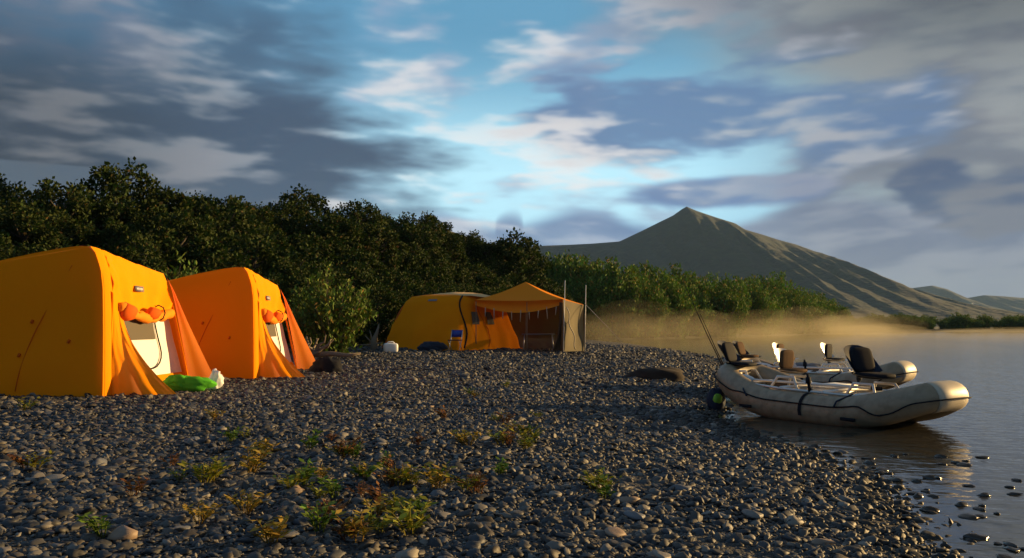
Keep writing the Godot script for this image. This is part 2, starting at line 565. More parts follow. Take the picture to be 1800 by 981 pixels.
	for k in 17:
		var u := k / 16.0
		rp.append(Vector3(0.06, 1.47 - 0.14 * sin(PI * u) - 0.06 * u + 0.015 * sin(k * 2.3), -lerpf(0.36, W - 0.24, u)))
		rr.append(0.075 + 0.035 * absf(sin(k * 1.3)) - 0.03 * exp(-pow((u - 0.3) * 14.0, 2.0)) - 0.03 * exp(-pow((u - 0.72) * 14.0, 2.0)))
	tube(roll, rp, rr, 10)
	build(roll, "door_roll", M.canopy_cloth, t)
	for q in [[0.42, 0.15], [0.80, 0.12]]:
		var bag := mb()
		sheet(bag, func(u: float, v: float) -> Vector3:
			var d := Vector3(cos(TAU * u) * sin(PI * v), cos(PI * v), sin(TAU * u) * sin(PI * v))
			return Vector3(0.13, 1.38, -W * (q[0] - 0.24)) + d * Vector3(0.13, q[1], 0.24) * (1.0 + 0.25 * wrinkle.get_noise_3dv(d * 40.0)), 14, 9)
		build(bag, "gathered_cloth", M.orange_cloth, t)
	for s in [0.62, 2.35]:
		var tie := mb()
		var tp := []
		for k in 9:
			var w := TAU * k / 8.0
			tp.append(Vector3(0.06 + 0.125 * cos(w), 1.40 + 0.15 * sin(w), -s))
		tube(tie, tp, [0.013], 5)
		build(tie, "tie", M.black, t)
	# near flap, pegged out from the corner
	var fl := mb()
	sheet(fl, func(u: float, v: float) -> Vector3:
		var y := 1.72 * (1.0 - v)
		var reach := 1.02 * pow(v, 1.9)
		var fold := 0.07 * sin(u * 9.0 + v * 2.0) * v * sin(PI * clampf(u * 1.1, 0, 1))
		return Vector3(0.03 + reach * u, y * (1.0 - 0.05 * u) + 0.01, -0.14 - 0.20 * u * (1.0 - v) - 0.16 * u + fold + 0.05 * wrinkle.get_noise_2d(u * 150.0, v * 60.0)), 24, 22)
	build(fl, "door_flap", M.tent_cloth, t)
	# far flap
	var f2 := mb()
	sheet(f2, func(u: float, v: float) -> Vector3:
		var y := 2.12 * (1.0 - v)
		var reach := 0.62 * pow(v, 1.2)
		return Vector3(corner.call(y) + lean.call(W, y) + 0.04 + reach * u, y + 0.01, -W + 0.10 + 0.30 * u * v + 0.05 * sin(u * 7.0) * v), 20, 20)
	build(f2, "door_flap", M.tent_cloth, t)
	# inner wall with the door
	var iw := mb()
	sheet(iw, func(u: float, v: float) -> Vector3:
		return Vector3(lean.call(W * u, 0.22 + 1.55 * v) - 0.10 - 0.12 * v + 0.02 * wrinkle.get_noise_2d(u * 120.0, v * 90.0), 0.22 + 1.55 * v, -lerpf(0.04, W - 0.04, u)), 24, 12)
	var inner := build(iw, "inner_wall", M.white_cloth, t)
	var sill := mb()
	sheet(sill, func(u: float, v: float) -> Vector3:
		return Vector3(lean.call(W * u, 0.1) + lerpf(0.02, -0.09, v) , 0.02 + 0.21 * v, -lerpf(0.1, W - 0.1, u)), 12, 3)
	build(sill, "sill", M.ochre_cloth, t)
	var inner_x := func(y: float, s: float) -> float:
		return lean.call(s, y) - 0.10 - 0.12 * (y - 0.22) / 1.55
	var win := mb()
	sheet(win, func(u: float, v: float) -> Vector3:
		var y := 0.90 + 0.62 * v
		var s := lerpf(0.45, 2.30, u)
		return Vector3(inner_x.call(y, s) + 0.035 + 0.015 * wrinkle.get_noise_2d(u * 90.0, v * 50.0), y, -s), 14, 8)
	build(win, "mesh_window", M.screen_mesh, inner)
	var zip := mb()
	var zp := []
	for k in 25:
		var u := k / 24.0
		var q: Vector2
		if u < 0.45: q = Vector2(lerpf(0.3, 1.95, u / 0.45), 0.36)
		elif u < 0.65:
			var w := (u - 0.45) / 0.2 * PI * 0.5
			q = Vector2(1.95 + 0.5 * sin(w), 0.36 + 0.35 * (1.0 - cos(w)))
		else: q = Vector2(2.45 - 0.05 * sin((u - 0.65) * 9.0), lerpf(0.71, 1.6, (u - 0.65) / 0.35))
		zp.append(Vector3(inner_x.call(q.y, q.x) + 0.03, q.y, -q.x))
	tube(zip, zp, [0.014], 5)
	build(zip, "door_zip", M.black, inner)
	return t

# ------------------------------------------------------------------ rafts
func seat_part(parent: Node3D, at: Vector3, turn: float, folded: bool, pad: Material, big := 1.0) -> void:
	var s := mb()
	var b := Basis(Vector3.UP, turn).scaled(Vector3(big, big, big))
	var tilt := 0.16
	# moulded shell: seat pan and back in one sweep
	sheet(s, func(u: float, v: float) -> Vector3:
		var x := (u - 0.5) * 2.0
		var p: Vector3
		if v < 0.45:
			var k := v / 0.45
			p = Vector3(lerpf(0.24, -0.16, k), 0.02 + 0.05 * x * x * (0.5 + k) + 0.03 * pow(1.0 - k, 3.0), x * 0.23)
		else:
			var k := (v - 0.45) / 0.55
			p = Vector3(-0.16 - 0.05 * sin(k * 1.5) - tilt * k + 0.09 * x * x * (1.0 - k * 0.4), 0.03 + 0.40 * k - 0.05 * pow(absf(x), 3.0) * k + 0.06 * x * x * (1.0 - k), x * (0.23 - 0.04 * k * k))
		if folded and v >= 0.45:
			p.x += 0.28 * (p.y - 0.03)
		return at + b * p, 10, 16)
	var shell := build(s, "seat", M.frame_white if folded else M.navy, parent)
	var c := mb()
	for part in [[Vector3(0.03, 0.07, 0), Vector3(0.36, 0.07, 0.38), 0.0], [Vector3(-0.20 + (0.09 if folded else 0.0), 0.25, 0), Vector3(0.07, 0.32, 0.34), 0.30 if not folded else -0.05]]:
		sheet(c, func(u: float, v: float) -> Vector3:
			var d := Vector3(cos(-TAU * u) * sin(PI * v), cos(PI * v), sin(-TAU * u) * sin(PI * v))
			var r := Vector3(signf(d.x) * pow(absf(d.x), 0.45), signf(d.y) * pow(absf(d.y), 0.45), signf(d.z) * pow(absf(d.z), 0.45))
			var q: Vector3 = r * part[1] * 0.5
			return at + b * (Basis(Vector3(0, 0, 1), part[2]) * q + part[0]), 16, 10)
	build(c, "cushion", pad, shell)
	var f := mb()
	for z in [-0.17, 0.17]:
		tube(f, [at + b * Vector3(-0.26, -0.24, z * 1.4), at + b * Vector3(-0.16, -0.04, z), at + b * Vector3(0.16, -0.03, z), at + b * Vector3(0.28, -0.24, z * 1.4)], [0.024], 8)
	build(f, "seat_stand", M.frame_white, shell)

func raft_path(u: float) -> Vector3:
	var w := TAU * u
	var c := cos(w)
	var s := sin(w)
	var x := signf(c) * pow(absf(c), 0.62) * 1.86
	var z := signf(s) * pow(absf(s), 0.55) * 0.66
	var y := 0.25 + (0.34 if x > 0.0 else 0.40) * pow(maxf(0.0, absf(x) - 0.55) / 1.31, 1.7)
	return Vector3(x, y, z)

func make_raft(label: String) -> Node3D:
	var t := thing("raft", label, "raft", Vector3.ZERO, 0.0, "rafts pulled up at the shore")
	var st := mb()
	var pts := []
	var rad := []
	for k in 72:
		var p := raft_path(k / 72.0)
		pts.append(p)
		rad.append(0.245 - 0.03 * ss(1.3, 1.86, absf(p.x)))
	tube(st, pts, rad, 20, true)
	build(st, "tube", M.hull, t)
	# thwart tubes and floor
	for x in [-0.75, 0.55]:
		var th := mb()
		tube(th, [Vector3(x, 0.3, -0.5), Vector3(x, 0.32, 0), Vector3(x, 0.3, 0.5)], [0.17], 14)
		build(th, "thwart", M.hull, t)
	var fl := mb()
	sheet(fl, func(u: float, v: float) -> Vector3:
		var p := raft_path(u)
		return Vector3(p.x * v, 0.10 + (p.y - 0.25) * v * v * 0.9 + 0.02 * cos(v * 30.0), p.z * v), 48, 10)
	build(fl, "floor", M.hull, t)
	# rubbing strake and bow patch
	var bp := mb()
	var bpp := []
	var bpr := []
	for k in 11:
		var u := -0.04 + 0.08 * k / 10.0
		var p := raft_path(u)
		bpp.append(p + Vector3(0.012, 0, 0))
		bpr.append(0.222)
	tube(bp, bpp, bpr, 20)
	build(bp, "bow_patch", mat("pale_hull", lin(0.50, 0.43, 0.32), 0.5), t)
	# badge on the stern
	var bd := mb()
	sheet(bd, func(u: float, v: float) -> Vector3:
		var a := lerpf(0.44, 0.475, u)
		var p := raft_path(a)
		var o := (Vector3(p.x + 0.9, 0, p.z)).normalized()
		var w := lerpf(0.15, 0.95, v)
		return p + (o * cos(w) + Vector3.UP * sin(w)) * 0.228, 6, 5)
	build(bd, "badge", M.badge_grey, t)
	# safety line round the outside, with drops
	var ln := mb()
	var lp := []
	for k in 120:
		var u := k / 120.0
		var p := raft_path(u)
		var q := raft_path(u + 0.004)
		var d := (q - p).normalized()
		var o := d.cross(Vector3.UP).normalized()
		if o.dot(Vector3(p.x * 0.5, 0, p.z)) < 0: o = -o
		var w := 0.38 - 0.75 * ss(1.0, 1.35, absf(p.x)) * (1.0 if p.x > 0 else 0.35) + 0.35 * ss(1.45, 1.7, p.x)
		lp.append(p + (o * cos(w) + Vector3.UP * sin(w)) * 0.258)
	tube(ln, lp, [0.011], 6, true)
	build(ln, "safety_line", M.black, t)
	for z in [-1, 1]:
		for x in [-0.95, 0.95]:
			var hd := mb()
			bx(hd, Vector3(x, 0.20, z * 0.925), Vector3(0.22, 0.045, 0.05))
			build(hd, "handle", M.black, t)
		var rail := mb()
		tube(rail, [Vector3(-1.35, 0.56, z * 0.62), Vector3(-0.5, 0.52, z * 0.64), Vector3(0.95, 0.52, z * 0.64)], [0.024], 8)
		build(rail, "frame_rail", M.aluminium, t)
		var strap := mb()
		var sp := []
		for k in 9:
			var w := lerpf(2.1, -0.35, k / 8.0)
			sp.append(Vector3(0.1, 0.25 + 0.256 * sin(w), z * (0.66 + 0.256 * cos(w))))
		for k in 8:
			quad(strap, sp[k] + Vector3(-0.03, 0, 0), sp[k + 1] + Vector3(-0.03, 0, 0), sp[k + 1] + Vector3(0.03, 0, 0), sp[k] + Vector3(0.03, 0, 0))
		build(strap, "strap", M.black, t)
		var s2 := mb()
		tube(s2, [Vector3(0.85, 0.55, z * 0.64), Vector3(0.72, 0.44, z * 0.86), Vector3(0.70, 0.36, z * 0.895)], [0.014], 6)
		build(s2, "lashing", M.navy, t)
		s2 = mb()
		tube(s2, [Vector3(-1.25, 0.57, z * 0.62), Vector3(-1.05, 0.46, z * 0.85), Vector3(-0.95, 0.37, z * 0.895)], [0.014], 6)
		build(s2, "lashing", M.navy, t)
		var ol := mb()
		tube(ol, [Vector3(0.1, 0.52, z * 0.64), Vector3(0.1, 0.80, z * 0.70)], [0.028, 0.02], 8)
		bx(ol, Vector3(0.1, 0.70, z * 0.68), Vector3(0.06, 0.10, 0.06))
		build(ol, "oar_stand", M.black, t)
	for x in [-1.3, -0.45, 0.35, 0.9]:
		var cb := mb()
		tube(cb, [Vector3(x, 0.535, -0.66), Vector3(x, 0.55, 0), Vector3(x, 0.535, 0.66)], [0.026], 8)
		build(cb, "cross_bar", M.frame_white, t)
	return t

# ------------------------------------------------------------------ scene
func _ready() -> void:
	rng.seed = 7
	n1.seed = 3
	n1.frequency = 0.05
	n2.seed = 17
	n2.frequency = 0.004
	n2.fractal_octaves = 5
	wrinkle.seed = 5
	wrinkle.frequency = 0.02
	var cam := Camera3D.new()
	cam.name = "camera"
	cam.position = Vector3(0, 1.5, 0)
	cam.rotation_degrees = Vector3(3.382, 0, 0)
	cam.fov = 38.28
	cam.near = 0.1
	cam.far = 12000.0
	add_child(cam)
	cam.current = true
	var env := Environment.new()
	env.background_mode = Environment.BG_SKY
	var sky := Sky.new()
	var pano := PanoramaSkyMaterial.new()
	pano.panorama = make_sky()
	sky.sky_material = pano
	env.sky = sky
	env.background_energy_multiplier = 0.55
	env.tonemap_mode = Environment.TONE_MAPPER_LINEAR
	env.tonemap_exposure = 2.0
	env.sdfgi_enabled = true
	env.ssao_enabled = true
	env.ssil_enabled = true
	env.fog_enabled = true
	env.fog_density = 0.00006
	env.fog_light_color = Color(0.66, 0.82, 1.0)
	env.volumetric_fog_enabled = true
	env.volumetric_fog_density = 0.0
	var we := WorldEnvironment.new()
	we.name = "world_environment"
	we.environment = env
	add_child(we)
	var sun := DirectionalLight3D.new()
	sun.name = "sun"
	sun.light_energy = 1.6
	sun.light_color = Color(1.0, 0.83, 0.56)
	sun.light_angular_distance = 0.6
	sun.shadow_enabled = true
	add_child(sun)
	var az := deg_to_rad(70.0)
	var elv := deg_to_rad(9.0)
	sun.look_at_from_position(Vector3.ZERO, -Vector3(sin(az) * cos(elv), sin(elv), -cos(az) * cos(elv)))
	make_materials()
	make_ground()
	make_mountains()
	make_woods()
	make_camp()
	make_boats()
	make_gravel()
	make_weeds()
	make_mist()

func make_ground() -> void:
	var N := 300
	var xs := []
	var zs := []
	for i in N + 1:
		var u := i * 2.0 / N - 1.0
		xs.append(sinh(u * 6.6) / sinh(6.6) * 5000.0)
		zs.append(-22.0 + sinh(u * 6.6) / sinh(6.6) * 5000.0)
	var vs := PackedVector3Array()
	for j in N + 1:
		for i in N + 1:
			vs.append(Vector3(xs[i], ground_at(xs[i], zs[j]), zs[j]))
	var bare := mb()
	var green := mb()
	for j in N:
		for i in N:
			var a := j * (N + 1) + i
			var c := vs[a]
			var st := green if (c.y > 0.95 or absf(c.x) > 130.0 or c.z < -94.0) else bare
			quad(st, vs[a], vs[a + N + 1], vs[a + N + 2], vs[a + 1])
	tag(build(bare, "gravel_bar_ground", M.gravel_ground), "grey gravel river bar under the camp", "", "", "structure")
	tag(build(green, "terrain", M.forest_floor), "dark vegetated river terrace and valley floor", "", "", "structure")
	var w := mb()
	quad(w, Vector3(-1500, 0, 300), Vector3(-1500, 0, -1200), Vector3(2500, 0, -1200), Vector3(2500, 0, 300))
	tag(build(w, "river_water", M.river_water), "calm grey river reflecting the morning sky", "", "", "structure")

func make_mountains() -> void:
	var defs := [
		["mountain", "dark pointed mountain with green lower slopes across the river", 2500.0, 1000.0, [[-531, 217.4], [-248, 235.0], [80, 252.7], [177, 256.3], [248, 259.8], [336, 266.9], [407, 300.5], [460, 327.0], [504, 348.3], [531, 367.7], [547, 376.6], [575, 364.2], [637, 343.0], [699, 323.5], [729, 304.0], [778, 289.9], [832, 272.2], [885, 258.0], [929, 242.1], [973, 222.7], [1062, 173.1], [1168, 116.5], [1238, 81.1], [1309, 49.3], [1415, 22.7], [1592, 5.0]]],
		["distant_hills", "low hazy blue hills on the far right horizon", 5200.0, 900.0, [[1840, 16.2], [2282, 108.2], [2466, 200.2], [2576, 248.1], [2723, 266.5], [2815, 244.4], [2944, 185.5], [3054, 203.9], [3183, 196.5], [3312, 185.5], [3680, 200.2], [4416, 108.2], [5152, 16.2]]],
		["wooded_hill", "dark smooth hill behind the left woods", 420.0, 120.0, [[-125, 20.0], [-101, 40.8], [-77, 50.6], [-59, 53.9], [-48, 55.4], [-37, 53.3], [-21, 47.6], [-6, 41.4], [18, 28.9], [48, 14.1], [74, -0.8]]]]
	for d in defs:
		var D: float = d[2]
		var depth: float = d[3]
		var prof: Array = d[4]
		var x0: float = prof[0][0]
		var x1: float = prof[-1][0]
		var st := mb()
		var nx := 260
		var f := func(u: float, v: float) -> Vector3:
			var x := lerpf(x0, x1, u)
			var crest := 0.0
			for k in prof.size() - 1:
				if x >= prof[k][0] and x <= prof[k + 1][0]:
					crest = lerpf(prof[k][1], prof[k + 1][1], (x - prof[k][0]) / (prof[k + 1][0] - prof[k][0]))
			var w := (v - 0.6) / 0.6 if v < 0.6 else (v - 0.6) / 0.4
			var fall := pow(1.0 - absf(w), 1.25)
			var wide := crest * 1.2 * absf(w)
			var gul := n2.get_noise_2d(x * 420.0 / (D * 0.17) + w * 60.0, w * 130.0 + 7.0)
			var rid := 1.0 - absf(n2.get_noise_2d(x * 900.0 / (D * 0.17) + w * 150.0, w * 120.0)) * 2.2
			var rough: float = (0.25 if D < 1000.0 else 1.0) * (gul * 0.20 + (rid - 0.6) * 0.08) * crest * minf(1.0, absf(w) * 5.0) * (1.0 - absf(w))
			return Vector3(x + wide * 0.2 * gul, maxf(-3.0, crest * fall + rough) - 3.0 * absf(w), -D - w * depth)
		sheet(st, f, nx, 70)
		tag(build(st, d[0], M.mountain_side_painted_shade if d[0] != "wooded_hill" else M.forest_floor), d[1], "", "", "structure")

func make_woods() -> void:
	var kinds := []
	for k in 7:
		kinds.append(tree_meshes(4.6, 3.5 + 0.25 * (k % 3), 6500, 0.03 + 0.05 * float(k == 3)))
	var willows := []
	for k in 4:
		willows.append(willow_meshes(3.0, 2.8, 46, 110, 0.17, 0.9 + 0.35 * k))
	var group := "trees on the river terrace"
	# trees of the terrace: rows following its edge, uphill and down
	var edge := [Vector2(-34, -27), Vector2(-25.5, -35), Vector2(-20, -39), Vector2(-14.3, -44), Vector2(-11, -50), Vector2(-7.2, -58), Vector2(-3.5, -64), Vector2(0.5, -69), Vector2(3.4, -72)]
	var inward := [Vector2(-0.55, -0.83), Vector2(-0.6, -0.8), Vector2(-0.6, -0.8), Vector2(-0.7, -0.7), Vector2(-0.85, -0.5), Vector2(-0.88, -0.45), Vector2(-0.85, -0.5), Vector2(-0.8, -0.5), Vector2(-0.6, -0.6)]
	var count := 0
	var rows := [[-13.5, 0.62], [-11.0, 0.75], [-8.5, 0.85], [-6.0, 0.9], [-3.5, 0.95], [-1.0, 1.0], [1.5, 1.0], [4.5, 1.0]]
	for r in rows.size():
		var off: float = rows[r][0]
		var along := rng.randf_range(0.0, 1.0)
		while along < 8.0:
			var i := int(along)
			var f := along - i
			var p: Vector2 = edge[i].lerp(edge[mini(i + 1, 8)], f) + inward[i].lerp(inward[mini(i + 1, 8)], f).normalized() * (off * lerpf(1.0, 0.8, along / 8.0))
			p += Vector2(rng.randf_range(-0.7, 0.7), rng.randf_range(-0.7, 0.7))
			along += rng.randf_range(0.26, 0.40)
			var y := ground_at(p.x, p.y)
			if y < 0.62: continue
			var s: float = rows[r][1] * rng.randf_range(0.78, 1.12)
			s *= 1.0 - 0.2 * ss(-17, -25, p.x) + 0.12 * exp(-pow((p.x + 14.0) / 3.0, 2.0))
			if r >= 5: s *= 0.92 + 0.22 * n1.get_noise_2d(p.x * 6.0, p.y * 6.0)
			var where: String = ["at the bank's foot", "low on the bank", "on the lower slope", "midway up the bank", "high on the bank", "on the skyline", "just behind the skyline", "far back on the terrace"][r]
			var side := "above the nearest tent" if p.x / -p.y < -0.42 else ("above the second tent" if p.x / -p.y < -0.28 else ("between the second tent and the ochre tent" if p.x / -p.y < -0.17 else "behind the ochre tent and screen shelter"))
			plant("alder_tree", "dark leafy tree %s, %s" % [side, where], "tree", kinds[count % 7], Vector3(p.x, y - 0.15, p.y), rng.randf() * TAU, Vector3(s * rng.randf_range(0.9, 1.15), s, s * rng.randf_range(0.9, 1.15)), group)
			count += 1
	for q in [[-19.3, -39.2, 1.22, "largest round-topped tree on the left skyline of the wooded bank"], [-17.2, -39.8, 1.12, "broad tree beside the largest one on the left skyline"], [-24.6, -37.0, 0.98, "dark tree at the far left edge of the skyline"], [0.35, -66.5, 1.5, "tall tree standing alone at the right end of the wooded bank"], [-11.2, -48.5, 1.12, "bushy tree standing up mid-skyline above the second tent"]]:
		var y := ground_at(q[0], q[1])
		plant("alder_tree", q[3], "tree", kinds[count % 7], Vector3(q[0], y - 0.1, q[1]), rng.randf() * TAU, Vector3(q[2] * 0.95, q[2], q[2] * 0.95), group)
		count += 1
	# willow scrub at the foot of the bank
	var foot := [Vector2(-30, -19.5), Vector2(-22, -23), Vector2(-14.5, -27.2), Vector2(-9.4, -35.5), Vector2(-6.4, -45), Vector2(-2.4, -56), Vector2(2.6, -65.5), Vector2(5.0, -70.5)]
	for k in 36:
		var f := k / 36.0 * 7.0
		var i := int(f)
		var p: Vector2 = foot[i].lerp(foot[mini(i + 1, 7)], f - i) + Vector2(rng.randf_range(-1.0, 0.6), rng.randf_range(-0.8, 0.6))
		var s := rng.randf_range(0.55, 0.95)
		plant("willow_shrub", "grey-green willow shrub at the foot of the wooded bank", "shrub", willows[k % 4], Vector3(p.x, ground_at(p.x, p.y), p.y), rng.randf() * TAU, Vector3(s, s, s), "willow shrubs at the foot of the bank", "stems", "leaves")
	for q in [[-5.9, -26.4, 1.0, "pale green willow bush right of the second tent"], [-7.0, -27.6, 0.74, "smaller willow bush just behind the second tent"], [-9.6, -22.5, 1.02, "feathery pale willow top showing between the two big tents"], [-11.2, -22.0, 0.9, "feathery willow behind the nearest tent's roof"]]:
		plant("willow_shrub", q[3], "shrub", willows[3], Vector3(q[0], ground_at(q[0], q[1]), q[1]), rng.randf() * TAU, Vector3(q[2], q[2], q[2]), "willow shrubs at the foot of the bank", "stems", "leaves")
	# thicket on the far bank
	var bank := [Vector2(-8, -103), Vector2(6, -98.5), Vector2(15, -98), Vector2(30, -114), Vector2(52, -145), Vector2(74, -182), Vector2(86, -208)]
	var tall := [9.4, 9.6, 9.9, 9.0, 9.8, 7.4, 5.4]
	var big := []
	for k in 4:
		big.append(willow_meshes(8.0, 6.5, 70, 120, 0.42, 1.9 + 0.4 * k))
	for row in 3:
		for k in 26:
			var f := (k + rng.randf_range(-0.3, 0.3) + 0.4) / 26.0 * 6.0
			f = clampf(f, 0.0, 5.99)
			var i := int(f)
			var p: Vector2 = bank[i].lerp(bank[i + 1], f - i) + Vector2(-0.35, -0.9) * (row * 3.4) + Vector2(rng.randf_range(-1, 1), rng.randf_range(-1, 1))
			var hh: float = lerpf(tall[i], tall[i + 1], f - i) * (0.86 + 0.12 * row) * rng.randf_range(0.86, 1.1) / 8.0
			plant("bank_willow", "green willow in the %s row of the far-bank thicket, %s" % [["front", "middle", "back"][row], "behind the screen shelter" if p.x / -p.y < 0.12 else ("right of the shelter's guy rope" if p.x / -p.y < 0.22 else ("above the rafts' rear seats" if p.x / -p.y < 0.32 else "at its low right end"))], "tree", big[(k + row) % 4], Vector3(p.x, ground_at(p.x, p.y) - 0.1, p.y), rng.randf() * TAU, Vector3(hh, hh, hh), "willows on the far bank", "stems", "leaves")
	# low wood beyond the open water, one mass
	var mm := MultiMesh.new()
	mm.transform_format = MultiMesh.TRANSFORM_3D
	mm.mesh = big[1][1]
	mm.instance_count = 260
	for k in 260:
		var u := rng.randf()
		var p := Vector2(lerpf(92, 330, u), -240.0 - rng.randf() * 45.0 + lerpf(0.0, 48.0, u))
		var s := rng.randf_range(0.45, 0.72)
		mm.set_instance_transform(k, Transform3D(Basis(Vector3.UP, rng.randf() * TAU).scaled(Vector3(s * 1.4, s, s * 1.4)), Vector3(p.x, 0.3, p.y)))
	var far := MultiMeshInstance3D.new()
	far.multimesh = mm
	far.material_override = M.leaf
	far.name = "far_treeline"
	add_child(far)
	tag(far, "low dark line of trees across the wide river", "trees", "", "stuff")

func make_camp() -> void:
	var t := make_tent("nearest and largest-looking orange dome tent at the left edge")
	t.position = Vector3(-6.62, ground_at(-6.6, -14.0) , -13.15)
	t.rotation.y = 0.107
	var t2 := copy(t, "second orange dome tent, behind and right of the nearest one")
	t2.position = Vector3(-5.66, ground_at(-5.7, -19.0), -17.8)
	t2.rotation.y = 0.107
	make_cook_tent()
	make_shelter()
	make_bits()

func make_cook_tent() -> void:
	var g := ground_at(-2.5, -32.5) - 0.05
	var t := thing("cabin_tent", "ochre tent with two small windows joined to the screen shelter", "tent", Vector3(-2.3, g, -33.0))
	var foot := [Vector2(-2.75, 1.6), Vector2(-1.2, 2.35), Vector2(0.2, 2.65), Vector2(1.4, 1.2), Vector2(2.75, -0.6), Vector2(1.4, -2.2), Vector2(-0.8, -2.4), Vector2(-2.75, -1.6)]
	var c2 := Curve2D.new()
	for i in 9:
		var p: Vector2 = foot[i % 8]
		var tg: Vector2 = (foot[(i + 1) % 8] - foot[(i + 7) % 8]) * 0.03
		c2.add_point(p, -tg, tg)
	c2.bake_interval = 0.05
	var L := c2.get_baked_length()
	var vs := [[0.0, 1.0], [0.5, 0.93], [1.0, 0.855], [1.5, 0.775], [1.92, 0.70], [2.12, 0.62], [2.20, 0.45], [2.26, 0.2], [2.27, 0.0]]
	var body := func(u: float, v: float, out: float) -> Vector3:
		var f := v * 8.0
		var i := mini(int(f), 7)
		var y := lerpf(vs[i][0], vs[i + 1][0], f - i)
		var k := lerpf(vs[i][1], vs[i + 1][1], f - i)
		var q := c2.sample_baked(fposmod(u, 1.0) * L)
		var w: float = wrinkle.get_noise_2d(u * 620.0, y * 45.0) * 0.16 * (1.0 - v) + 0.035 * sin(u * 190.0 + 2.0 * sin(u * 41.0)) * pow(1.0 - v, 2.0) + out
		return Vector3(q.x * k + q.normalized().x * w, y, q.y * k + q.normalized().y * w)
	var st := mb()
	sheet(st, func(u: float, v: float) -> Vector3: return body.call(u, v, 0.0), 90, 24)
	var sh := build(st, "body", M.ochre_cloth, t)
	for q in [[0.262, 0.0], [0.325, 0.0]]:
		var w := mb()
		sheet(w, func(u: float, v: float) -> Vector3: return body.call(q[0] + (u - 0.5) * 0.030, 0.255 + 0.125 * v, 0.05), 6, 6)
		build(w, "window", M.screen_mesh, sh)
	for q in [0.213, 0.295]:
		var s := mb()
		var sp := []
		for k in 15: sp.append(body.call(q + 0.012 * sin(k * 0.5), 0.03 + k * 0.045, 0.02))
		tube(s, sp, [0.035 if q < 0.25 else 0.014], 6)
		build(s, "seam", M.black if q < 0.25 else M.orange_cloth, sh)
	var vent := mb()
	sheet(vent, func(u: float, v: float) -> Vector3: return body.call(0.105 + (u - 0.5) * 0.032, 0.505 + 0.045 * v, 0.03), 6, 4)
	build(vent, "vent", M.badge_grey, sh)
	# pale top sheet thrown over the ridge
	var rs := mb()
	sheet(rs, func(u: float, v: float) -> Vector3: return Vector3(lerpf(-1.3, 1.6, u), 2.31 - 0.16 * pow(absf(v - 0.45) * 2.0, 2.0) - 0.13 * pow(absf(u - 0.5) * 2.0, 2.0) + 0.05 * wrinkle.get_noise_2d(u * 120.0, v * 120.0), lerpf(1.25, -1.0, v) * (1.0 - 0.3 * absf(u - 0.5))), 16, 10)
	build(rs, "roof_sheet", cloth("pale_sheet", lin(0.80, 0.50, 0.22), 0.4), t)
	var sk := mb()
	sheet(sk, func(u: float, v: float) -> Vector3: return body.call(0.22 + 0.3 * u, 0.0, 0.05 + 0.12 * v + 0.05 * sin(u * 40.0)) + Vector3(0, 0.03 * (1.0 - v) + 0.02, 0), 40, 3)
	build(sk, "ground_skirt", M.ochre_cloth, t)

